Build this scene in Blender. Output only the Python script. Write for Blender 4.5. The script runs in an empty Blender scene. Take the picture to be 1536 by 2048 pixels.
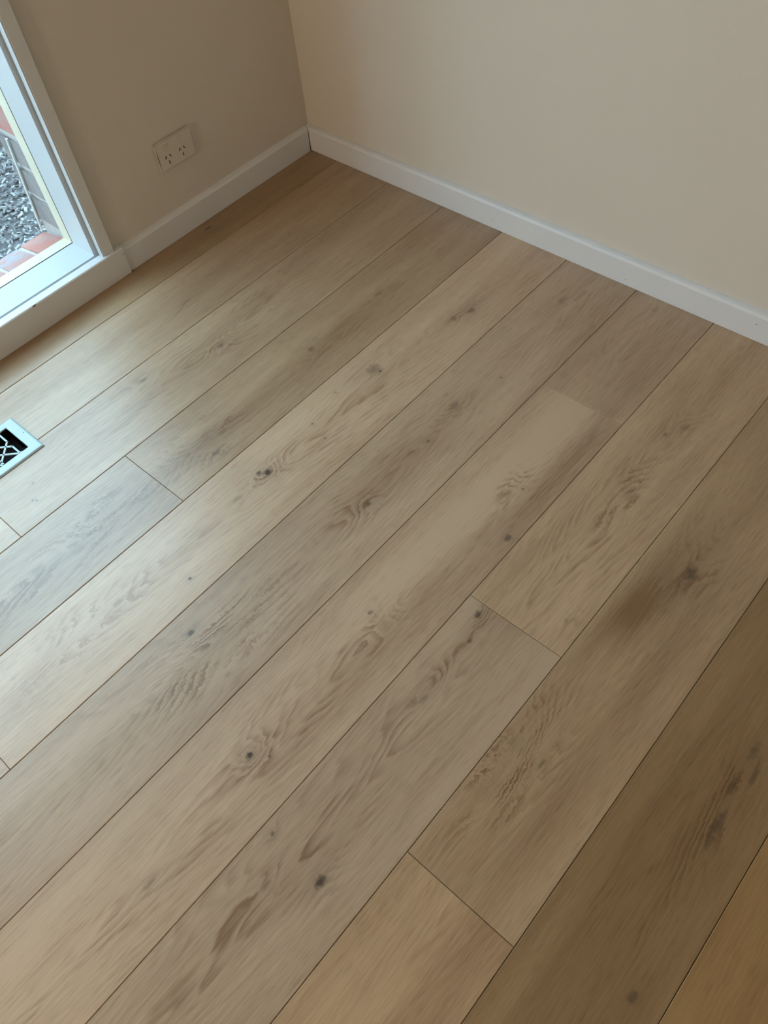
import bpy, bmesh, math, random
from mathutils import Vector, Matrix

random.seed(7)
scene = bpy.context.scene
C = scene.collection
W = 0.19                      # floor board width
Y0 = 0.5185                   # first seam, in board widths from the left skirting

# ------------------------------------------------------------------ camera
M = ((0.6564103718635025, -0.7502140877669858, -0.07939928353560605),
     (-0.6438624854953287, -0.5022674999915759, -0.5772074654957179),
     (0.3931494925366129, 0.43000718711221764, -0.8127283036476842))
cam_d = bpy.data.cameras.new('camera')
cam = bpy.data.objects.new('camera', cam_d)
C.objects.link(cam)
cam.matrix_world = Matrix(((M[0][0], -M[1][0], -M[2][0], -1.4245),
                           (M[0][1], -M[1][1], -M[2][1], -1.6525),
                           (M[0][2], -M[1][2], -M[2][2], 1.2326),
                           (0, 0, 0, 1)))
cam_d.sensor_fit = 'VERTICAL'
cam_d.sensor_height = 36.0
cam_d.lens = 1587.66 / 2048 * 36.0
cam_d.clip_start = 0.02
scene.camera = cam

# ------------------------------------------------------------------ world (overcast sky), exposure
world = bpy.data.worlds.new('overcast_sky')
scene.world = world
world.use_nodes = True
bg = world.node_tree.nodes['Background']
bg.inputs[0].default_value = (0.61, 0.93, 1.16, 1)
bg.inputs[1].default_value = 9.3

scene.cycles.max_bounces = 7
scene.cycles.diffuse_bounces = 4
scene.cycles.use_light_tree = False
scene.cycles.adaptive_threshold = 0.08
scene.cycles.glossy_bounces = 3

vs = scene.view_settings
vs.view_transform = 'Standard'
vs.look = 'None'
vs.exposure = 0.0
vs.gamma = 1.0
vs.use_curve_mapping = False

# portal so that the daylight entering the window is sampled well
pd = bpy.data.lights.new('window_portal', 'AREA')
pd.shape = 'RECTANGLE'; pd.size = 1.8; pd.size_y = 1.6
pd.cycles.is_portal = True
po = bpy.data.objects.new('window_portal', pd)
po.location = (-1.50, 0.30, 0.80); po.rotation_euler = (math.radians(-90), 0, 0)
C.objects.link(po)

# ------------------------------------------------------------------ node helpers
class NT:
    def __init__(self, tree):
        self.t = tree
    def n(self, typ, **kw):
        nd = self.t.nodes.new(typ)
        for k, v in kw.items():
            setattr(nd, k, v)
        return nd
    def link(self, a, b):
        self.t.links.new(a, b)
    def put(self, sock, v):
        if hasattr(v, 'links') or isinstance(v, bpy.types.NodeSocket):
            self.link(v, sock)
        else:
            sock.default_value = v
    def m(self, op, a, b=0.0, c=None, clamp=False):
        nd = self.n('ShaderNodeMath', operation=op, use_clamp=clamp)
        self.put(nd.inputs[0], a); self.put(nd.inputs[1], b)
        if c is not None: self.put(nd.inputs[2], c)
        return nd.outputs[0]
    def vm(self, op, a, b=(0, 0, 0)):
        nd = self.n('ShaderNodeVectorMath', operation=op)
        self.put(nd.inputs[0], a); self.put(nd.inputs[1], b)
        return nd.outputs['Value'] if op in ('LENGTH', 'DOT_PRODUCT') else nd.outputs[0]
    def noise(self, vec, scale=1.0, detail=2.0, rough=0.5, dim='3D'):
        nd = self.n('ShaderNodeTexNoise', noise_dimensions=dim)
        self.put(nd.inputs['Vector'], vec)
        nd.inputs['Scale'].default_value = scale
        nd.inputs['Detail'].default_value = detail
        nd.inputs['Roughness'].default_value = rough
        return nd.outputs[0]
    def mix(self, f, a, b):
        nd = self.n('ShaderNodeMix', data_type='RGBA')
        self.put(nd.inputs[0], f); self.put(nd.inputs[6], a); self.put(nd.inputs[7], b)
        return nd.outputs[2]
    def ramp(self, f, lo, hi, a=0.0, b=1.0):
        nd = self.n('ShaderNodeMapRange', interpolation_type='SMOOTHSTEP')
        self.put(nd.inputs[0], f)
        for i, v in enumerate((lo, hi, a, b)):
            self.put(nd.inputs[1 + i], v)
        return nd.outputs[0]

def new_mat(name):
    m = bpy.data.materials.new(name)
    m.use_nodes = True
    b = m.node_tree.nodes['Principled BSDF']
    return m, NT(m.node_tree), b

def c4(c): return (c[0], c[1], c[2], 1.0)

def mat_plain(name, col, rough=0.5, spec=0.5, var=0.06, scale=12.0, bump=0.0, bscale=200.0, metal=0.0):
    m, N, b = new_mat(name)
    tc = N.n('ShaderNodeTexCoord').outputs['Object']
    f = N.noise(tc, scale, 3.0)
    dk = tuple(v * (1 - var) for v in col); lt = tuple(min(1, v * (1 + var)) for v in col)
    N.put(b.inputs['Base Color'], N.mix(f, c4(dk), c4(lt)))
    b.inputs['Roughness'].default_value = rough
    b.inputs['Specular IOR Level'].default_value = spec
    b.inputs['Metallic'].default_value = metal
    if bump:
        bn = N.n('ShaderNodeBump'); bn.inputs['Strength'].default_value = bump
        bn.inputs['Distance'].default_value = 0.001
        N.put(bn.inputs['Height'], N.noise(tc, bscale, 2.0))
        N.link(bn.outputs[0], b.inputs['Normal'])
    return m

M_WALL = mat_plain('wall_paint', (0.66, 0.61, 0.53), 0.75, 0.25, 0.025, 3.0, 0.25, 350)
M_CEIL = mat_plain('ceiling_paint', (0.78, 0.76, 0.72), 0.8, 0.2, 0.02, 3.0)
M_TRIM = mat_plain('trim_enamel', (0.70, 0.71, 0.72), 0.42, 0.45, 0.03, 9.0, 0.1, 120)
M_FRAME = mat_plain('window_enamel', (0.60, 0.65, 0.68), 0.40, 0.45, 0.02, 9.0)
M_CREAM = mat_plain('outer_frame_cream', (0.62, 0.55, 0.42), 0.6, 0.3, 0.10, 25.0)
M_DARK = mat_plain('dark_gap', (0.025, 0.02, 0.017), 0.9, 0.1)
M_SUB = mat_plain('subfloor', (0.15, 0.095, 0.055), 0.9, 0.1)
M_DUCT = mat_plain('duct_metal', (0.010, 0.011, 0.014), 0.6, 0.2)
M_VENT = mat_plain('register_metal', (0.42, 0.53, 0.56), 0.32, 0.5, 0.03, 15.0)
M_PLASTIC = mat_plain('outlet_plastic', (0.64, 0.59, 0.51), 0.35, 0.4, 0.02, 10.0)
M_MORTAR = mat_plain('mortar', (0.46, 0.43, 0.40), 0.9, 0.1, 0.15, 60.0, 0.5, 150)
M_STRIP = mat_plain('pale_strip', (0.82, 0.88, 0.86), 0.5, 0.3, 0.08, 40.0)
M_FENCE = mat_plain('paling', (0.20, 0.16, 0.13), 0.85, 0.2, 0.3, 8.0)
M_SOFFIT = mat_plain('soffit', (0.6, 0.58, 0.54), 0.8, 0.2)
M_SOIL = mat_plain('soil', (0.15, 0.15, 0.155), 0.95, 0.1, 0.4, 25.0, 1.0, 60)

def mat_brick(name, base, alt, seed):
    m, N, b = new_mat(name)
    tc = N.n('ShaderNodeTexCoord').outputs['Object']
    v = N.vm('ADD', tc, (seed, seed * 1.7, seed * 0.3))
    f = N.ramp(N.noise(v, 26.0, 4.0, 0.6), 0.40, 0.62)
    g = N.noise(v, 260.0, 2.0)
    c = N.mix(f, c4(base), c4(alt))
    c = N.mix(N.m('MULTIPLY', g, 0.25), c, (0.10, 0.08, 0.08, 1))
    N.put(b.inputs['Base Color'], c)
    b.inputs['Roughness'].default_value = 0.85
    b.inputs['Specular IOR Level'].default_value = 0.2
    bn = N.n('ShaderNodeBump'); bn.inputs['Strength'].default_value = 0.5; bn.inputs['Distance'].default_value = 0.002
    N.put(bn.inputs['Height'], g); N.link(bn.outputs[0], b.inputs['Normal'])
    return m
B_RED = mat_brick('brick_red', (0.50, 0.20, 0.16), (0.46, 0.26, 0.22), 1.3)
B_GREY = mat_brick('brick_grey', (0.26, 0.235, 0.23), (0.33, 0.28, 0.26), 5.1)
B_MIX = mat_brick('brick_mixed', (0.36, 0.33, 0.35), (0.46, 0.24, 0.21), 9.7)

def mat_glass():
    m = bpy.data.materials.new('window_glass'); m.use_nodes = True
    t = m.node_tree; t.nodes.clear(); N = NT(t)
    tr = N.n('ShaderNodeBsdfTransparent'); tr.inputs[0].default_value = (0.97, 0.985, 0.98, 1)
    gl = N.n('ShaderNodeBsdfGlossy'); gl.inputs['Roughness'].default_value = 0.0
    lw = N.n('ShaderNodeLayerWeight'); lw.inputs['Blend'].default_value = 0.5
    fr = N.m('MULTIPLY_ADD', N.m('POWER', lw.outputs['Facing'], 5.0), 0.96, 0.04)
    mx = N.n('ShaderNodeMixShader')
    N.link(fr, mx.inputs[0]); N.link(tr.outputs[0], mx.inputs[1]); N.link(gl.outputs[0], mx.inputs[2])
    out = N.n('ShaderNodeOutputMaterial'); N.link(mx.outputs[0], out.inputs[0])
    return m
M_GLASS = mat_glass()

# ---- oak: group adding one knot (rings bend round it, dark core)
def knot_group():
    g = bpy.data.node_groups.new('oak_knot', 'ShaderNodeTree')
    for nm, ty in (('P', 'NodeSocketVector'), ('Center', 'NodeSocketVector'), ('Radius', 'NodeSocketFloat'),
                   ('Long', 'NodeSocketFloat'), ('Rings', 'NodeSocketFloat'), ('Dark', 'NodeSocketFloat'),
                   ('Phi', 'NodeSocketFloat'), ('Mask', 'NodeSocketFloat'), ('Vis', 'NodeSocketFloat'), ('Wobble', 'NodeSocketFloat')):
        g.interface.new_socket(nm, in_out='INPUT', socket_type=ty)
    for nm in ('Phi', 'Mask', 'Vis'):
        g.interface.new_socket(nm, in_out='OUTPUT', socket_type='NodeSocketFloat')
    N = NT(g)
    gi = N.n('NodeGroupInput'); go = N.n('NodeGroupOutput')
    I = gi.outputs
    d = N.vm('SUBTRACT', I['P'], I['Center'])
    sp = N.n('ShaderNodeSeparateXYZ'); N.link(d, sp.inputs[0])
    dx = N.m('DIVIDE', sp.outputs[0], I['Long'])
    cb = N.n('ShaderNodeCombineXYZ'); N.link(dx, cb.inputs[0]); N.link(sp.outputs[1], cb.inputs[1])
    r = N.m('DIVIDE', N.vm('LENGTH', cb.outputs[0]), I['Radius'])
    r = N.m('ADD', r, I['Wobble'])
    e1 = N.m('EXPONENT', N.m('MULTIPLY', N.m('POWER', N.m('DIVIDE', r, 3.2), 2.0), -1.0))
    N.link(N.m('MULTIPLY_ADD', e1, I['Rings'], I['Phi']), go.inputs['Phi'])
    mk = N.m('MULTIPLY', N.ramp(r, 1.25, 0.2), I['Dark'])
    hal = N.m('MULTIPLY', N.m('MULTIPLY', e1, 0.16), I['Dark'])
    N.link(N.m('MAXIMUM', N.m('ADD', mk, hal), I['Mask']), go.inputs['Mask'])
    rv = N.m('MINIMUM', N.m('MULTIPLY', I['Rings'], 0.3), 1.0)
    N.link(N.m('MULTIPLY_ADD', e1, rv, I['Vis']), go.inputs['Vis'])
    return g
KNOT = knot_group()

def zone_group():
    g = bpy.data.node_groups.new('oak_figure_zone', 'ShaderNodeTree')
    for nm, ty in (('P', 'NodeSocketVector'), ('Center', 'NodeSocketVector'), ('Scale', 'NodeSocketVector'),
                   ('Amount', 'NodeSocketFloat'), ('Vis', 'NodeSocketFloat')):
        g.interface.new_socket(nm, in_out='INPUT', socket_type=ty)
    g.interface.new_socket('Vis', in_out='OUTPUT', socket_type='NodeSocketFloat')
    N = NT(g)
    gi = N.n('NodeGroupInput'); go = N.n('NodeGroupOutput')
    I = gi.outputs
    d = N.vm('MULTIPLY', N.vm('SUBTRACT', I['P'], I['Center']), I['Scale'])
    r2 = N.vm('DOT_PRODUCT', d, d)
    e = N.m('EXPONENT', N.m('MULTIPLY', r2, -1.0))
    N.link(N.m('MULTIPLY_ADD', e, I['Amount'], I['Vis']), go.inputs['Vis'])
    return g
ZONE = zone_group()

def mat_oak(name, center, light, dark, knots=(), zones=(), streaks=(), vc=0.0, sgn=1.0, A=100.0, B=13.0, vis=0.16, seed=0.0):
    """knots: (x, y, radius, long, rings, dark); zones: (x, y, half_len, half_width, amount); world floor coordinates"""
    m, N, b = new_mat(name)
    P = N.n('ShaderNodeTexCoord').outputs['Object']
    S = N.vm('ADD', P, (seed * 1.37, seed * 0.71, seed))
    sp = N.n('ShaderNodeSeparateXYZ'); N.link(P, sp.inputs[0])
    x, v = sp.outputs[0], sp.outputs[1]
    n1 = N.m('SUBTRACT', N.noise(N.vm('MULTIPLY', S, (2.2, 11.0, 1.0)), 1.0, 1.0, 0.5, '2D'), 0.5)
    n2 = N.m('SUBTRACT', N.noise(N.vm('MULTIPLY', S, (11.0, 80.0, 1.0)), 1.0, 1.0, 0.5, '2D'), 0.5)
    low = N.noise(N.vm('MULTIPLY', S, (1.7, 14.0, 1.0)), 1.0, 2.0, 0.55, '2D')
    dv = N.m('ADD', N.m('SUBTRACT', v, vc), N.m('MULTIPLY', n1, 0.05))
    rad = N.m('SQRT', N.m('ADD', N.m('MULTIPLY', dv, dv), 0.00012))
    phi = N.m('MULTIPLY', rad, A)
    phi = N.m('MULTIPLY_ADD', x, -sgn * B, phi)
    phi = N.m('MULTIPLY_ADD', n1, 4.5, phi)
    phi = N.m('MULTIPLY_ADD', n2, 1.0, phi)
    V = N.m('MULTIPLY', N.m('ADD', low, 0.1), vis * 1.6)
    mask = None
    zero = N.n('ShaderNodeValue'); zero.outputs[0].default_value = 0.0
    mask = zero.outputs[0]
    for (zx, zy, hl, hw, am) in zones:
        g = N.n('ShaderNodeGroup'); g.node_tree = ZONE
        N.link(P, g.inputs['P'])
        g.inputs['Center'].default_value = (zx - center[0], zy - center[1], 0)
        g.inputs['Scale'].default_value = (1 / hl, 1 / hw, 0)
        g.inputs['Amount'].default_value = am
        N.link(V, g.inputs['Vis']); V = g.outputs['Vis']
    wob = N.m('MULTIPLY', N.m('SUBTRACT', N.noise(S, 130.0, 1.0, 0.5, '2D'), 0.5), 0.9)
    for (kx, ky, r, lo, ri, dk) in knots:
        g = N.n('ShaderNodeGroup'); g.node_tree = KNOT
        N.link(P, g.inputs['P'])
        g.inputs['Center'].default_value = (kx - center[0], ky - center[1], 0)
        g.inputs['Radius'].default_value = r; g.inputs['Long'].default_value = lo
        g.inputs['Rings'].default_value = ri; g.inputs['Dark'].default_value = dk
        N.link(wob, g.inputs['Wobble']); N.link(phi, g.inputs['Phi']); N.link(mask, g.inputs['Mask']); N.link(V, g.inputs['Vis'])
        phi, mask, V = g.outputs['Phi'], g.outputs['Mask'], g.outputs['Vis']
    T = zero.outputs[0]
    for (zx, zy, hl, hw, am) in streaks:          # broad darker / paler bands of heartwood
        g = N.n('ShaderNodeGroup'); g.node_tree = ZONE
        N.link(P, g.inputs['P'])
        g.inputs['Center'].default_value = (zx - center[0], zy - center[1], 0)
        g.inputs['Scale'].default_value = (1 / hl, 1 / hw, 0)
        g.inputs['Amount'].default_value = am
        N.link(T, g.inputs['Vis']); T = g.outputs['Vis']
    saw = N.m('FRACT', phi)
    prof = N.m('MULTIPLY', N.m('POWER', saw, 1.6), N.ramp(saw, 1.0, 0.72))
    brk = N.ramp(N.noise(N.vm('MULTIPLY', S, (9.0, 34.0, 1.0)), 1.0, 2.0, 0.5, '2D'), 0.36, 0.66)
    ring = N.m('MULTIPLY', N.m('MULTIPLY', prof, V), N.m('MULTIPLY_ADD', brk, 1.15, 0.12))
    fib = N.noise(N.vm('MULTIPLY', S, (9.0, 300.0, 1.0)), 1.0, 2.0, 0.6, '2D')
    por = N.ramp(N.noise(N.vm('MULTIPLY', S, (34.0, 620.0, 1.0)), 1.0, 0.0, 0.5, '2D'), 0.58, 0.75)
    t = N.m('MULTIPLY_ADD', ring, 0.66, 0.22)
    t = N.m('MULTIPLY_ADD', N.m('SUBTRACT', fib, 0.5), 0.55, t)
    t = N.m('MULTIPLY_ADD', N.m('SUBTRACT', low, 0.5), 0.85, t)
    t = N.m('MULTIPLY_ADD', por, 0.17, t)
    t = N.m('ADD', t, T)
    t = N.m('MINIMUM', N.m('MAXIMUM', t, 0.0), 1.0)
    col = N.mix(t, c4(light), c4(dark))
    col = N.mix(N.m('MINIMUM', mask, 0.95), col, (0.055, 0.035, 0.022, 1))
    N.link(col, b.inputs['Base Color'])
    N.put(b.inputs['Roughness'], N.m('MULTIPLY_ADD', fib, 0.16, 0.25))
    b.inputs['Specular IOR Level'].default_value = 0.65
    bn = N.n('ShaderNodeBump'); bn.inputs['Strength'].default_value = 0.25; bn.inputs['Distance'].default_value = 0.0006
    hgt = N.m('MULTIPLY_ADD', fib, 0.6, N.m('MULTIPLY', ring, -0.6))
    N.link(hgt, bn.inputs['Height']); N.link(bn.outputs[0], b.inputs['Normal'])
    return m

# ------------------------------------------------------------------ mesh helpers
def obj(name, bm, mat, parent=None, loc=(0, 0, 0), bevel=0.0, smooth=False):
    bmesh.ops.recalc_face_normals(bm, faces=bm.faces[:])
    if bevel:
        bmesh.ops.bevel(bm, geom=[e for e in bm.edges if e.calc_face_angle(0) > 0.6], offset=bevel, segments=2,
                        profile=0.6, affect='EDGES', clamp_overlap=True)
    me = bpy.data.meshes.new(name)
    bm.to_mesh(me); bm.free()
    if smooth:
        for p in me.polygons: p.use_smooth = True
    me.materials.append(mat)
    o = bpy.data.objects.new(name, me)
    C.objects.link(o)
    o.location = loc
    if parent: o.parent = parent
    return o

def struct(o, label=None):
    o['kind'] = 'structure'
    if label: o['label'] = label
    return o

def thing(name, label, cat, loc=(0, 0, 0)):
    o = bpy.data.objects.new(name, None); C.objects.link(o)
    o.location = loc; o['label'] = label; o['category'] = cat
    return o

def add_box(bm, x0, x1, y0, y1, z0, z1):
    vs = [bm.verts.new((x, y, z)) for z in (z0, z1) for y in (y0, y1) for x in (x0, x1)]
    for f in ((0, 1, 3, 2), (4, 5, 7, 6), (0, 1, 5, 4), (2, 3, 7, 6), (0, 2, 6, 4), (1, 3, 7, 5)):
        bm.faces.new([vs[i] for i in f])
    return vs

def box(*b):
    bm = bmesh.new(); add_box(bm, *b); return bm

def boxes(*bs):
    bm = bmesh.new()
    for b in bs: add_box(bm, *b)
    return bm

def prism_x(profile, x0, x1, dx0=None, dx1=None):
    """profile in (y, z) run along x; dx0/dx1 give end x offsets per profile point"""
    bm = bmesh.new(); n = len(profile)
    a = [bm.verts.new((x0 + (dx0[i] if dx0 else 0), y, z)) for i, (y, z) in enumerate(profile)]
    b = [bm.verts.new((x1 + (dx1[i] if dx1 else 0), y, z)) for i, (y, z) in enumerate(profile)]
    bm.faces.new(a); bm.faces.new(b[::-1])
    for i in range(n):
        j = (i + 1) % n
        bm.faces.new((a[i], a[j], b[j], b[i]))
    return bm

def prism_y(profile, y0, y1):
    bm = bmesh.new(); n = len(profile)
    a = [bm.verts.new((x, y0, z)) for x, z in profile]
    b = [bm.verts.new((x, y1, z)) for x, z in profile]
    bm.faces.new(a); bm.faces.new(b[::-1])
    for i in range(n):
        j = (i + 1) % n
        bm.faces.new((a[i], a[j], b[j], b[i]))
    return bm

def slab(xs, ys, hole, depth, z_edge=0.0, center=(0, 0)):
    """flat board from a grid; hole = (x0,x1,y0,y1) cells left out; outer ring of vertices at z_edge (chamfer)"""
    bm = bmesh.new()
    nx, ny = len(xs), len(ys)
    g = [[bm.verts.new((xs[i] - center[0], ys[j] - center[1],
                        z_edge if i in (0, nx - 1) or j in (0, ny - 1) else 0.0)) for j in range(ny)] for i in range(nx)]
    for i in range(nx - 1):
        for j in range(ny - 1):
            cx, cy = (xs[i] + xs[i + 1]) / 2, (ys[j] + ys[j + 1]) / 2
            if hole and hole[0] < cx < hole[1] and hole[2] < cy < hole[3]:
                continue
            bm.faces.new((g[i][j], g[i + 1][j], g[i + 1][j + 1], g[i][j + 1]))
    for v in [v for v in bm.verts if not v.link_faces]: bm.verts.remove(v)
    be = [e for e in bm.edges if len(e.link_faces) == 1]
    r = bmesh.ops.extrude_edge_only(bm, edges=be)
    for v in [e for e in r['geom'] if isinstance(e, bmesh.types.BMVert)]:
        v.co.z = -depth
    return bm

# ------------------------------------------------------------------ room
WP = 0.0155                   # wall plaster plane, behind the skirting faces
XB, YB, ZC = -4.60, -3.60, 2.40
HX0, HX1, HY0, HY1 = -1.425, -1.162, -0.300, -0.2005       # hole for the floor register
FENCE_H = 1.20
OX0, OX1, OZ1 = -2.30, -0.700, 1.55                        # window opening in the wall

sub = struct(obj('floor', slab([XB, HX0, HX1, 0.3], [YB, HY0, HY1, 0.11], (HX0, HX1, HY0, HY1), 0.05), M_SUB, loc=(0, 0, -0.0125)))

wl = boxes((OX1, 0.12, WP, 0.115, -0.02, ZC), (XB - 0.1, OX0, WP, 0.115, -0.02, ZC),
           (OX0, OX1, WP, 0.115, OZ1, ZC), (OX0, OX1, WP, 0.115, -0.02, 0.045))
struct(obj('wall_left', wl, M_WALL))
struct(obj('wall_right', box(WP, 0.12, YB - 0.1, WP, -0.02, ZC), M_WALL))
struct(obj('wall_back', box(XB - 0.1, WP, YB - 0.1, YB, -0.02, ZC), M_WALL))
struct(obj('wall_side', box(XB - 0.1, XB, YB, WP, -0.02, ZC), M_WALL))
struct(obj('ceiling', box(XB - 0.1, 0.12, YB - 0.1, 0.115, ZC, ZC + 0.1), M_CEIL))

# skirting, splayed on top
SK = [(0.0, 0.0006), (0.0, 0.0595), (0.0045, 0.0645), (0.0105, 0.0672), (WP, 0.0680), (WP, 0.0006)]
gap = [-0.0048, -0.0026, -0.0008, 0, 0, -0.0048]
bl = struct(obj('baseboard_left', prism_x(SK, -0.6600, -0.0006, None, gap), M_TRIM))
struct(obj('baseboard_side', prism_x(SK, XB, OX0 - 0.0405), M_TRIM))
obj('joint_gap', prism_x([(0.0022, 0.0008), (0.0022, 0.0600), (0.0150, 0.0600), (0.0150, 0.0008)], -0.0080, -0.0002), M_DARK, bl)
br = struct(obj('baseboard_right', prism_y(SK, YB, WP), M_TRIM))
def speck(name, parent, p, n, r, sx=1.0, mat=None):
    bm = bmesh.new()
    bmesh.ops.create_icosphere(bm, subdivisions=1, radius=r)
    for v in bm.verts:
        v.co *= random.uniform(0.7, 1.2)
        d = v.co.dot(Vector(n)); v.co -= Vector(n) * d * 0.6
        v.co.x *= sx
    return obj(name, bm, mat or M_DARK, parent, p)
for (y, z, r) in ((-0.655, 0.047, .0012), (-0.64, 0.022, .0011), (-1.017, 0.016, .0013), (-1.324, 0.041, .0012)):
    speck('nail_hole', br, (-0.0002, y, z), (1, 0, 0), r)

# ------------------------------------------------------------------ window
win = bpy.data.objects.new('window_1', None); C.objects.link(win); struct(win, 'tall white window almost down to the floor')
JX, SZ = -0.7235, 0.0730      # jamb face, sill top
JL = OX0 + 0.0235             # left jamb face
HZ = OZ1 - 0.03
nose = [(-0.0042, 0.0006), (-0.0042, 0.0705), (-0.0020, SZ), (0.0200, SZ), (0.0200, 0.0006)]
apron = obj('sill_board', prism_x(nose, OX0 - 0.04, -0.6605), M_TRIM, win)
speck('nail_hole', apron, (-0.6655, -0.0044, 0.0560), (0, 1, 0), .0016)
speck('paint_chip', apron, (-0.9215, -0.0034, 0.0702), (0, 1, 0), .0026, 3.2, M_SUB)
speck('paint_chip', apron, (-0.6600, -0.0030, 0.0030), (0, 0, 1), .0034)
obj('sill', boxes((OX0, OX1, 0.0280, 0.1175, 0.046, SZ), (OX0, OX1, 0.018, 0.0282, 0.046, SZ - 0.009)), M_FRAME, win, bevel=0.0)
obj('outer_sill', prism_x([(0.1215, 0.046), (0.1215, SZ), (0.158, SZ - 0.002), (0.160, SZ - 0.004), (0.160, 0.046)], OX0, OX1), M_CREAM, win)
for s, xa, xi, xo in ((1, -0.7095, JX, OX1), (-1, OX0 + 0.0095, JL, OX0)):
    def bx(a, b_, *r):
        return (min(a, b_), max(a, b_)) + r
    obj('architrave', box(*bx(xa, xa + s * 0.0285, 0.0040, WP, SZ, HZ + 0.012)), M_TRIM, win, bevel=0.0008)
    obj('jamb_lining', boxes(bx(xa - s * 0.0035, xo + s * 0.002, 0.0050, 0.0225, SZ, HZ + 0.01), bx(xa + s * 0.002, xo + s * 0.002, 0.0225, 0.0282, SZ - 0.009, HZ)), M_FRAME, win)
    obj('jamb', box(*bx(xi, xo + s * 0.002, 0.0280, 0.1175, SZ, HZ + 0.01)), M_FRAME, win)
    obj('gasket', box(*bx(xi + s * 0.0006, xo, 0.1175, 0.1215, SZ, HZ)), M_DARK, win)
    obj('outer_jamb', box(*bx(xi, xo + s * 0.002, 0.1215, 0.1600, SZ - 0.004, HZ + 0.01)), M_CREAM, win)
obj('gasket', box(JL, JX, 0.1175, 0.1215, 0.05, SZ - 0.0006), M_DARK, win)
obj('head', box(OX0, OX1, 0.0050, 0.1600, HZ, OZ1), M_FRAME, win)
obj('architrave', box(OX0 - 0.019, OX1 + 0.019, 0.0040, WP, HZ + 0.012, HZ + 0.045), M_TRIM, win)
MX = (JL + JX) / 2
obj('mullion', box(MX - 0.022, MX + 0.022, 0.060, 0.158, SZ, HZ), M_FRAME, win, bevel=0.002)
for a, b_ in ((JL, MX - 0.022), (MX + 0.022, JX)):
    obj('pane', box(a - 0.003, b_ + 0.003, 0.1185, 0.1205, SZ - 0.003, HZ), M_GLASS, win)

# ------------------------------------------------------------------ brick veneer outside
BY0, BY1, BX = 0.162, 0.272, -0.7195
ext = struct(obj('wall_outside', boxes((BX + 0.004, 0.30, BY0 + 0.002, BY1 - 0.005, -0.6, 2.5), (-3.6, OX0, BY0 + 0.002, BY1 - 0.005, -0.6, 2.5),
                                       (OX0, BX + 0.004, BY0, BY1 - 0.02, -0.6, 0.020), (OX0, BX + 0.004, BY0, BY1, OZ1 + 0.02, 2.5)), M_MORTAR))
bm = box(-0.115, 0.115, -0.055, 0.055, -0.0355, 0.0355)
bmesh.ops.bevel(bm, geom=bm.edges[:], offset=0.004, segments=1, affect='EDGES')
long_me = None
z = 0.0815 + 0.0355 + 0.0
mats = [B_GREY, B_GREY, B_GREY, B_RED, B_MIX, B_RED, B_GREY, B_MIX]
for k in range(14):
    zc = 0.160 - 0.0055 - 0.0355 + k * 0.0805
    half = k % 2
    b2 = box(0, 0.105 if half else 0.222, BY0 + 0.001, BY1, -0.0352, 0.0352)
    bmesh.ops.bevel(b2, geom=b2.edges[:], offset=0.004, segments=1, affect='EDGES')
    o = obj('brick', b2, mats[k % 8], ext, (BX + random.uniform(-.001, .001), 0, zc))
    if half:
        b2 = box(0.115, 0.337, BY0 + 0.001, BY1, -0.0352, 0.0352)
        bmesh.ops.bevel(b2, geom=b2.edges[:], offset=0.004, segments=1, affect='EDGES')
        obj('brick', b2, mats[(k + 3) % 8], ext, (BX, 0, zc))
# sloping row of bricks on edge under the window
sb = [(0.158, -0.02), (0.158, 0.0635), (0.180, 0.0620), (0.268, 0.0430), (0.276, 0.036), (0.276, -0.04)]
smats = [B_RED, B_MIX, B_MIX, B_RED, B_GREY]
for k in range(19):
    x1 = BX - 0.001 - k * 0.0855
    x0 = x1 - 0.0755
    b2 = prism_x(sb, x0 - x1, 0)
    bmesh.ops.bevel(b2, geom=[e for e in b2.edges], offset=0.003, segments=1, affect='EDGES')
    obj('sill_brick', b2, smats[k % 5], ext, (x1, 0, random.uniform(-.001, .001)))
obj('mortar_bed', prism_x([(0.1585, -0.03), (0.1585, 0.0595), (0.180, 0.0585), (0.266, 0.040), (0.272, 0.03), (0.272, -0.03)], OX0, BX + 0.004), M_MORTAR, ext)

# pale strip leaning against the brick reveal
def rod(p, q, r, n=8):
    bm = bmesh.new()
    p, q = Vector(p), Vector(q); d = (q - p).normalized()
    u = d.orthogonal().normalized(); v = d.cross(u)
    A = [bm.verts.new(p + (u * math.cos(t) + v * math.sin(t)) * r) for t in [2 * math.pi * i / n for i in range(n)]]
    B = [bm.verts.new(q + (u * math.cos(t) + v * math.sin(t)) * r) for t in [2 * math.pi * i / n for i in range(n)]]
    bm.faces.new(A); bm.faces.new(B[::-1])
    for i in range(n): bm.faces.new((A[i], A[(i + 1) % n], B[(i + 1) % n], B[i]))
    return bm
st = obj('edging_strip', rod((0, 0, 0), (0.000, -0.058, 0.268), 0.0030), M_STRIP, None, (-0.7245, 0.272, 0.0460))
st['label'] = 'thin pale strip leaning on the brick edge outside the window'; st['category'] = 'strip'

# ground outside
gz = -0.15
struct(obj('ground', slab([-4.5, -2, 0.5, 2.5], [0.2, 1.5, 3.0, 4.2], None, 0.1), M_SOIL, None, (0, 0, gz)))

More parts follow.
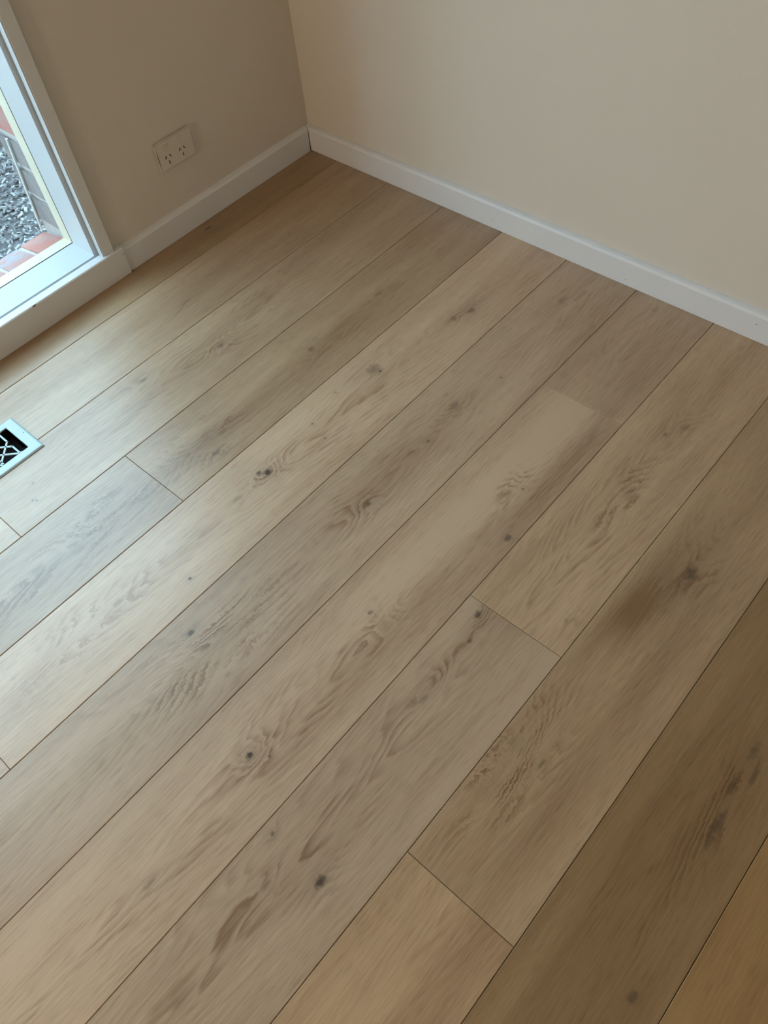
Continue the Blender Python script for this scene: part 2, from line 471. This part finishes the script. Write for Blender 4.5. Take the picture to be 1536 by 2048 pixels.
def mat_mulch():
    m, N, b = new_mat('mulch_chips')
    at = N.n('ShaderNodeNewGeometry').outputs['Random Per Island']
    cr = N.n('ShaderNodeValToRGB'); N.link(at, cr.inputs[0])
    e = cr.color_ramp.elements
    e[0].position = 0; e[0].color = (0.13, 0.13, 0.14, 1)
    e[1].position = 1; e[1].color = (0.70, 0.72, 0.74, 1)
    for p, c in ((0.3, (0.24, 0.24, 0.245)), (0.55, (0.34, 0.34, 0.34)), (0.62, (0.16, 0.12, 0.11)), (0.90, (0.44, 0.44, 0.44))):
        el = cr.color_ramp.elements.new(p); el.color = c4(c)
    N.link(cr.outputs[0], b.inputs['Base Color'])
    b.inputs['Roughness'].default_value = 0.85
    return m
def mulch():
    verts, faces = [], []
    rr = random.Random(3)
    for i in range(20000):
        x = rr.uniform(-2.7, 0.25); y = rr.uniform(0.30, 1.095)
        L = rr.uniform(0.007, 0.026) * (1.5 if rr.random() < 0.06 else 1); w_ = L * rr.uniform(0.25, 0.6); h = w_ * rr.uniform(0.2, 0.5)
        R = Matrix.Rotation(rr.uniform(0, 6.28), 3, 'Z') @ Matrix.Rotation(rr.uniform(-.5, .5), 3, 'Y') @ Matrix.Rotation(rr.uniform(-.6, .6), 3, 'X')
        c = Vector((x, y, gz + rr.uniform(0.0, 0.012)))
        n0 = len(verts)
        for (a, b_, d) in ((-1, -.4, 0), (.6, -1, 0), (1, .5, 0), (-.5, 1, 0), (-.7, -.2, 1), (.5, -.5, 1), (.7, .3, 1), (-.3, .6, 1)):
            verts.append(c + R @ Vector((a * L / 2, b_ * w_ / 2, d * h)))
        for f in ((4, 5, 6, 7), (0, 1, 5, 4), (1, 2, 6, 5), (2, 3, 7, 6), (3, 0, 4, 7)):
            faces.append([n0 + k for k in f])
    me = bpy.data.meshes.new('mulch'); me.from_pydata([tuple(v) for v in verts], [], faces)
    me.materials.append(mat_mulch())
    o = bpy.data.objects.new('mulch', me); C.objects.link(o)
    o['kind'] = 'stuff'; o['label'] = 'grey wood chip mulch on the ground outside the window'; o['category'] = 'mulch'
mulch()

# paling fence across the side yard
fence = thing('paling_fence', 'weathered dark timber paling fence across the narrow side yard', 'fence', (-1.4, 1.12, gz))
obj('plinth_board', box(-2.9, 2.9, 0.0, 0.025, 0.0, 0.16), M_FENCE, fence)
pal = None
for k in range(52):
    if pal is None:
        o = pal = obj('paling', box(-0.049, 0.049, 0.0, 0.016, 0.10, FENCE_H), M_FENCE, fence)
    else:
        o = pal.copy(); C.objects.link(o); o.parent = fence
    o.location = (-2.75 + k * 0.105, 0.026 + 0.004 * (k % 2), 0)
for zz in (0.35, 0.9):
    obj('rail', box(-2.9, 2.9, 0.047, 0.085, zz, zz + 0.07), M_FENCE, fence)

# eaves over the window
struct(obj('eaves', box(-4.8, 0.9, 0.272, 0.60, 2.42, 2.50), M_SOFFIT))

# ------------------------------------------------------------------ floor boards
LT = (0.530, 0.383, 0.258)
DK = (0.250, 0.143, 0.076)
def tone(k, wr=0.0):
    return tuple(v * k * (1 + s * wr) for v, s in zip(LT, (0.5, 0, -1))), tuple(v * k * (1 + s * wr) for v, s in zip(DK, (0.5, 0, -1)))

def row_y(i):
    top = WP - 0.002 if i == 0 else -(Y0 + i - 1) * W
    return -(Y0 + i) * W, top
# joints (in board widths) and the look of every board, from the right wall leftwards
#TABLE_START
ROWS = {
    (0, 0): dict(knots=[(-0.423, -0.0286, 0.0072, 1.8, 1.5, 0.55)], zones=[], streaks=[], k=0.66, w=0.18),
    (1, 0): dict(knots=[(-0.654, -0.2072, 0.0065, 2.5, 1, 0.25)], zones=[(-0.637, -0.2213, 0.1, 0.04, 0.25), (-0.349, -0.2245, 0.15, 0.05, 0.15)], streaks=[(-0.515, -0.1966, 0.25, 0.05, 0.25)], k=0.86, w=0.06, vis=0.12),
    (2, 0): dict(knots=[(-0.707, -0.3943, 0.0072, 1.5, 3, 0.5), (-0.89, -0.3346, 0.0059, 2, 1.5, 0.5), (-0.48, -0.3516, 0.0051, 2, 2.5, 0.2), (-0.553, -0.399, 0.0049, 2, 2, 0.15), (-1.219, -0.3816, 0.0018, 1, 0, 0.9), (-1.245, -0.4204, 0.002, 1, 0, 0.9), (-1.24, -0.4262, 0.002, 1, 0, 0.9)], zones=[(-0.843, -0.3559, 0.12, 0.05, 0.5), (-0.658, -0.3723, 0.12, 0.06, 0.45), (-0.474, -0.3529, 0.12, 0.06, 0.45)], streaks=[], k=0.86, w=0.06, s=1, vis=0.22, vc=0.01),
    (2, 1): dict(knots=[], zones=[], streaks=[], k=1.0),
    (3, 0): dict(knots=[(-0.59, -0.5721, 0.007, 1.6, 1.5, 0.45), (-0.357, -0.5706, 0.0062, 3, 1, 0.35), (-0.925, -0.5874, 0.0172, 1.9, 3.2, 0.12), (-0.929, -0.6285, 0.0063, 2.2, 0.8, 0.5)], zones=[(-0.466, -0.5784, 0.18, 0.05, 0.3), (-0.925, -0.5874, 0.12, 0.06, 0.4)], streaks=[(-0.702, -0.5849, 0.5, 0.03, 0.22)], k=0.81, w=0.09, vis=0.22, s=-1, vc=-0.01),
    (3, 1): dict(knots=[(-1.171, -0.5534, 0.0095, 3.5, 2, 0.15), (-1.313, -0.5793, 0.0165, 4, 2.6, 0.12)], zones=[(-1.255, -0.58, 0.3, 0.06, 0.3)], streaks=[], k=0.8, w=0.05, vis=0.25),
    (4, 0): dict(knots=[(-0.553, -0.7306, 0.0189, 1.15, 1, 0.42), (-0.549, -0.7443, 0.0044, 1.2, 0, 0.75), (-0.276, -0.7855, 0.0084, 1.5, 2, 0.55), (-0.321, -0.7698, 0.0071, 1.4, 1.5, 0.4), (-0.899, -0.7498, 0.0092, 1.2, 3, 0.95), (-0.912, -0.737, 0.0051, 1.4, 0.8, 0.7), (-0.984, -0.7504, 0.006, 2.5, 2, 0.25), (-1.163, -0.8159, 0.0033, 1.2, 0.5, 0.8), (-1.415, -0.7336, 0.0136, 3, 2.6, 0.06), (-1.327, -0.7356, 0.0039, 1.5, 0.5, 0.3), (-0.655, -0.7107, 0.0022, 1, 0, 0.8), (-0.751, -0.7321, 0.0021, 1, 0, 0.8), (-0.763, -0.7808, 0.0021, 1, 0, 0.8), (-1.28, -0.7495, 0.0068, 2.5, 1, 0.25)], zones=[(-0.691, -0.7706, 0.13, 0.05, 0.9), (-0.875, -0.7618, 0.1, 0.05, 0.5), (-1.039, -0.7614, 0.22, 0.05, 0.4), (-1.317, -0.7441, 0.25, 0.06, 0.3), (-0.577, -0.8262, 0.15, 0.04, 0.4)], streaks=[], k=1.12, w=0.02, vis=0.16, s=1, vc=0.0),
    (4, 1): dict(knots=[], zones=[], streaks=[], k=1.0),
    (5, 0): dict(knots=[(-0.532, -0.9365, 0.0095, 1.6, 3, 0.45), (-0.833, -0.9635, 0.0067, 1.5, 2, 0.6), (-0.64, -0.9556, 0.0031, 1.2, 0.4, 0.7), (-1.212, -0.9555, 0.018, 2, 3.4, 0.05), (-1.236, -0.9025, 0.006, 1.6, 1.2, 0.75), (-0.126, -0.9319, 0.0085, 2, 2.4, 0.25), (-0.408, -0.9663, 0.0033, 1, 0.4, 0.6), (-1.247, -1.0134, 0.0035, 2.5, 0.5, 0.3)], zones=[(-0.747, -0.9183, 0.14, 0.05, 0.7), (-0.905, -0.9695, 0.2, 0.05, 0.5), (-1.218, -0.9612, 0.14, 0.06, 0.6), (-1.525, -0.9553, 0.35, 0.06, 0.4), (-0.192, -0.9563, 0.15, 0.06, 0.35)], streaks=[(-0.999, -0.9413, 0.4, 0.02, 0.2)], k=0.96, w=0.02, vis=0.25, s=-1, vc=0.0),
    (6, 0): dict(knots=[(-0.035, -1.1159, 0.0061, 1.5, 0.8, 0.25)], zones=[(-0.209, -1.0962, 0.2, 0.06, 0.25)], streaks=[], k=0.96, w=0.03, vis=0.1),
    (6, 1): dict(knots=[(-0.651, -1.1611, 0.0097, 1.6, 3, 0.12), (-0.623, -1.1751, 0.0029, 1.2, 0, 0.6), (-0.732, -1.2204, 0.0074, 1.3, 1.2, 0.6), (-1.005, -1.1503, 0.0088, 1.3, 3, 0.12), (-1.006, -1.1234, 0.0044, 1.5, 0.5, 0.55), (-1.317, -1.1437, 0.0059, 1.4, 2.4, 0.9), (-1.298, -1.1691, 0.0025, 1.3, 0.3, 0.75), (-1.542, -1.1674, 0.0042, 4, 1, 0.4), (-0.429, -1.206, 0.0062, 3, 1, 0.2)], zones=[(-0.619, -1.1547, 0.1, 0.04, 0.7), (-1.01, -1.1501, 0.12, 0.04, 0.6), (-1.225, -1.1541, 0.14, 0.045, 0.8), (-1.311, -1.1378, 0.15, 0.05, 0.4), (-1.543, -1.169, 0.22, 0.03, 0.6), (-1.645, -1.1817, 0.3, 0.05, 0.4)], streaks=[(-0.445, -1.1636, 0.3, 0.035, -0.3), (-0.622, -1.2198, 0.35, 0.03, 0.28), (-0.783, -1.125, 0.6, 0.03, -0.25), (-1.049, -1.1846, 0.6, 0.03, 0.18)], k=1.04, w=0.02, vis=0.2, s=1, vc=-0.015),
    (7, 0): dict(knots=[(-0.304, -1.34, 0.0096, 1.2, 2, 0.22), (-0.342, -1.3165, 0.0053, 1.3, 0.5, 0.4), (-0.512, -1.3407, 0.0108, 2.2, 3, 0.2), (-0.808, -1.3972, 0.0053, 1.3, 1, 0.25)], zones=[(-0.739, -1.3377, 0.16, 0.06, 0.75), (-0.497, -1.3425, 0.16, 0.06, 0.45), (-0.614, -1.3406, 0.12, 0.06, 0.4)], streaks=[], k=1.0, w=0.08, vis=0.15, s=1, vc=0.0, A=80, B=14),
    (7, 1): dict(knots=[(-0.891, -1.2734, 0.007, 1.4, 2.6, 0.7), (-0.941, -1.2921, 0.0043, 1.5, 1, 0.45), (-1.037, -1.2921, 0.0068, 2, 2.2, 0.2), (-1.069, -1.2976, 0.005, 2.2, 1, 0.35), (-1.378, -1.3582, 0.008, 1.5, 1.4, 0.8), (-1.377, -1.2578, 0.0041, 1.2, 0.8, 0.6), (-1.434, -1.3011, 0.0057, 1.8, 1.2, 0.25)], zones=[(-1.027, -1.2976, 0.16, 0.03, 0.7), (-1.212, -1.307, 0.3, 0.05, 0.45), (-1.524, -1.3029, 0.22, 0.045, 0.8), (-1.424, -1.3009, 0.1, 0.04, 0.6)], streaks=[(-0.923, -1.3835, 0.3, 0.05, -0.15)], k=0.9, w=0.02, vis=0.28, s=1, vc=0.02),
    (8, 0): dict(knots=[(-0.598, -1.5127, 0.0113, 2, 2, 0.62), (-0.611, -1.5142, 0.0206, 1.8, 1, 0.22), (-1.036, -1.4604, 0.0132, 1.8, 3.4, 0.1), (-1.121, -1.4748, 0.0097, 2.2, 2.6, 0.05), (-1.038, -1.5045, 0.0033, 3, 0.3, 0.4)], zones=[(-1.039, -1.4664, 0.12, 0.06, 0.75), (-1.119, -1.4777, 0.12, 0.05, 0.6), (-0.79, -1.5464, 0.2, 0.06, 0.3)], streaks=[(-0.729, -1.4722, 0.07, 0.03, 0.5), (-0.652, -1.4945, 0.12, 0.04, 0.3), (-1.029, -1.5508, 0.3, 0.025, 0.3)], k=0.84, w=0.13, vis=0.15, s=1, vc=0.02, B=15),
    (8, 1): dict(knots=[], zones=[(-1.3, -1.5355, 0.25, 0.06, 0.5)], streaks=[(-1.298, -1.5854, 0.3, 0.04, 0.2)], k=0.91, w=0.16, vis=0.15, s=1),
    (9, 0): dict(knots=[(-0.949, -1.747, 0.0067, 5, 1.5, 0.55), (-0.885, -1.7365, 0.0042, 5, 0.5, 0.5), (-0.852, -1.7563, 0.0052, 4, 0.5, 0.45), (-0.976, -1.7515, 0.0041, 5, 0.5, 0.45), (-1.212, -1.7682, 0.0063, 1.8, 1, 0.5), (-0.814, -1.7383, 0.0078, 2.5, 1, 0.4)], zones=[(-0.958, -1.7258, 0.2, 0.05, 0.5)], streaks=[(-1.04, -1.6926, 0.4, 0.05, 0.3), (-1.122, -1.6462, 0.5, 0.02, -0.2)], k=0.55, w=0.3, vis=0.2),
    (10, 0): dict(knots=[], zones=[], streaks=[(-1.092, -1.8696, 0.2, 0.05, 0.15)], k=0.66, w=0.38, vis=0.1),
}
#TABLE_END
L10 = 10.0
NROW = 19
first = {2: -6.9028, 3: -5.5451, 4: -8.3394, 6: -1.9509, 7: -4.5730, 8: -6.6597}
default = {0: -7.9, 1: -8.6, 5: -10.0, 9: -9.2, 10: -7.7}
seed = 0
for i in range(NROW):
    yb, yt = row_y(i)
    yb = max(yb, YB)
    if yt - yb < 0.02: continue
    j = first.get(i, default.get(i, -(1.5 + (i * 3.7) % 9)))
    ends = [0.0155 / W - 0.01]
    while j * W > XB + 0.05:
        ends.append(j); j -= L10
    ends.append(XB / W)
    for k in range(len(ends) - 1):
        x1, x0 = ends[k] * W, ends[k + 1] * W
        seed += 1
        cen = ((x0 + x1) / 2, (yb + yt) / 2)
        sp = ROWS.get((i, k), {})
        lt, dk = tone(sp.get('k', random.uniform(0.82, 1.0)), sp.get('w', 0.03))
        m = mat_oak('oak_board', cen, lt, dk, sp.get('knots', ()), sp.get('zones', ()), sp.get('streaks', ()), sp.get('vc', random.uniform(-.03, .03)),
                    sp.get('s', random.choice((-1, 1))), sp.get('A', 100.0), sp.get('B', 13.0), sp.get('vis', 0.18), seed * 3.31)
        g, ch = 0.0004, 0.0010
        gx = 0.0003
        X0, X1, Ya, Yb = x0 + gx, x1 - gx, yb + g, yt - g
        xs, ys = [X0, X0 + ch * .7, X1 - ch * .7, X1], [Ya, Ya + ch, Yb - ch, Yb]
        hole = None
        if X0 < HX1 and X1 > HX0 and Ya < HY1 and Yb > HY0:       # boards cut out round the register
            hole = (HX0, HX1, HY0, HY1)
            xs = sorted(xs + [h for h in (HX0, HX1) if X0 < h < X1])
            ys = sorted(ys + [h for h in (HY0, HY1) if Ya < h < Yb])
        bm = slab(xs, ys, hole, 0.0122, -ch, cen)
        obj('plank', bm, m, sub, (cen[0], cen[1], 0.0125))

# ------------------------------------------------------------------ floor register
def register():
    x1, y0, y1 = -1.1440, -0.3155, -0.1865
    x0 = x1 - 0.300
    r = thing('floor_register', 'white metal floor register with diamond lattice, set into the boards near the window', 'vent', (x1 - .15, (y0 + y1) / 2, 0))
    cx, cy = x1 - .15, (y0 + y1) / 2
    ix1, iy0, iy1 = -1.1686, -0.2934, -0.2058
    ix0 = 2 * cx - ix1
    # rim: stepped rings, outside sloping edge, inside drop
    rings = [(x0, x1, y0, y1, 0.0002), (x0, x1, y0, y1, 0.0016), (x0 + .0022, x1 - .0022, y0 + .0022, y1 - .0022, 0.0040), (x0 + .0045, x1 - .0045, y0 + .0045, y1 - .0045, 0.0046),
             (ix0 - .0015, ix1 + .0015, iy0 - .0015, iy1 + .0015, 0.0046), (ix0, ix1, iy0, iy1, 0.0040), (ix0, ix1, iy0, iy1, 0.0012)]
    bm = bmesh.new(); prev = None
    for a, b_, c, d, z in rings:
        vs_ = [bm.verts.new((px - cx, py - cy, z)) for px, py in ((a, c), (b_, c), (b_, d), (a, d))]
        if prev:
            for k in range(4): bm.faces.new((prev[k], prev[(k + 1) % 4], vs_[(k + 1) % 4], vs_[k]))
        prev = vs_
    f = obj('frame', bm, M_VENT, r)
    speck('screw_hole', f, (-1.1523 - cx, -0.2498 - cy, 0.0046), (0, 0, 1), .0013)
    # lattice
    bm = bmesh.new()
    def bar(ax, ay, bx_, by, hw=0.0019):
        a, b_ = Vector((ax - cx, ay - cy, 0)), Vector((bx_ - cx, by - cy, 0))
        d = (b_ - a).normalized(); n = Vector((-d.y, d.x, 0)) * hw
        a = a - d * hw * .6; b_ = b_ + d * hw * .6
        q = [a - n, b_ - n, b_ + n, a + n]
        lo = [bm.verts.new((p.x, p.y, 0.0014)) for p in q]; hi = [bm.verts.new((p.x, p.y, 0.0038)) for p in q]
        bm.faces.new(lo[::-1]); bm.faces.new(hi)
        for k in range(4): bm.faces.new((lo[k], lo[(k + 1) % 4], hi[(k + 1) % 4], hi[k]))
    pch = 0.0405
    for k in range(5):
        xk = -1.1895 - k * pch
        bar(xk, iy1, xk, -0.2420); bar(xk, -0.2627, xk, iy0)
        xe = xk - pch
        bar(xk, -0.2420, xe, -0.2833); bar(xk, -0.2627, xe, -0.2214)
        bar(xk, iy0, xe, -0.2529); bar(xk, iy1, xe, -0.2463)
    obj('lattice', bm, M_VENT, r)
    # rounded fillets of the first slot
    for sy, yy in ((1, iy0), (-1, iy1)):
        bm = bmesh.new(); R = 0.006
        pts = [(-1.1895, yy)] + [(-1.1876 + R - R * math.cos(t), yy + sy * (R - R * math.sin(t))) for t in [math.pi / 2 * q / 5 for q in range(6)]]
        pts = [(-1.1895, yy)] + [(-1.1895 + 0.0085 - 0.0085 * math.sin(t) , yy + sy * 0.0085 * (1 - math.cos(t))) for t in [math.pi / 2 * q / 5 for q in range(6)]]
        lo = [bm.verts.new((px - cx, py - cy, 0.0014)) for px, py in pts]; hi = [bm.verts.new((px - cx, py - cy, 0.0039)) for px, py in pts]
        bm.faces.new(lo[::-1]); bm.faces.new(hi); n = len(pts)
        for k in range(n): bm.faces.new((lo[k], lo[(k + 1) % n], hi[(k + 1) % n], hi[k]))
        obj('corner_fillet', bm, M_VENT, r)
    # duct
    bm = bmesh.new()
    a, b_, c, d = HX0 + .002 - cx, HX1 - .002 - cx, HY0 + .002 - cy, HY1 - .002 - cy
    top = [bm.verts.new((px, py, 0.0012)) for px, py in ((a, c), (b_, c), (b_, d), (a, d))]
    bot = [bm.verts.new((px, py, -0.16)) for px, py in ((a, c), (b_, c), (b_, d), (a, d))]
    bm.faces.new(bot)
    for k in range(4): bm.faces.new((top[k], top[(k + 1) % 4], bot[(k + 1) % 4], bot[k]))
    obj('duct_boot', bm, M_DUCT, r)
    for k in range(2):
        bm = box(a + .004, b_ - .004, -0.021, 0.021, -0.0006, 0.0006)
        o = obj('damper_blade', bm, M_DUCT, r, (0, -0.022 + 0.044 * k, -0.035)); o.rotation_euler.x = 0.5
register()

# ------------------------------------------------------------------ unseen warm lamp, added to warm the walls and grade the floor
def warm_fill_lamp(x, y, z):
    t = thing('warm_fill_lamp', 'unseen warm globe lamp added to warm the walls', 'lamp', (x, y, ZC))
    bm = bmesh.new(); bmesh.ops.create_cone(bm, cap_ends=True, segments=24, radius1=0.05, radius2=0.05, depth=0.025)
    obj('ceiling_rose', bm, M_TRIM, t, (0, 0, -0.0125))
    obj('cord', rod((0, 0, -0.025), (0, 0, z - ZC + 0.12), 0.004), M_DARK, t)
    bm = bmesh.new(); bmesh.ops.create_uvsphere(bm, u_segments=16, v_segments=10, radius=0.12)
    m, N, b = new_mat('lamp_globe')
    b.inputs['Base Color'].default_value = (0.9, 0.85, 0.75, 1)
    b.inputs['Emission Color'].default_value = (1.0, 0.81, 0.62, 1)
    b.inputs['Emission Strength'].default_value = LAMP
    obj('globe', bm, m, t, (0, 0, z - ZC), smooth=True)
LAMP = 95.0
warm_fill_lamp(-3.90, -0.80, 1.05)

# ------------------------------------------------------------------ power outlet
def outlet():
    px0, px1, z0, z1 = -0.4815, -0.3715, 0.1725, 0.2430
    cx, cz = (px0 + px1) / 2, (z0 + z1) / 2
    t = thing('power_outlet', 'cream double power outlet with slanted pin slots on the wall beside the window', 'power outlet', (cx, WP, cz))
    hw, hh = (px1 - px0) / 2, (z1 - z0) / 2
    bm = box(-hw, hw, -0.0090, 0.0, -hh, hh)
    bmesh.ops.bevel(bm, geom=[e for e in bm.edges], offset=0.0022, segments=2, affect='EDGES')
    obj('faceplate', bm, M_PLASTIC, t)
    for sx in (-0.4530, -0.4090):
        for dx, dz, ang, L in ((-.0068, .0065, 0.5, .0075), (.0068, .0065, -0.5, .0075), (0.0, -.0080, 0, .0075)):
            o = obj('pin_slot', box(-.0010, .0010, -.0006, .0006, -L / 2, L / 2), M_DARK, t, (sx + dx - cx, -0.0091, 0.1975 + dz - cz))
            o.rotation_euler.y = ang
        sw = box(-.0055, .0055, -.0016, 0.001, -.0080, .0080)
        bmesh.ops.bevel(sw, geom=[e for e in sw.edges], offset=0.0007, segments=1, affect='EDGES')
        s_ = obj('switch', sw, M_PLASTIC, t, (sx - cx, -0.0092, 0.2270 - cz)); s_.rotation_euler.x = 0.08
outlet()
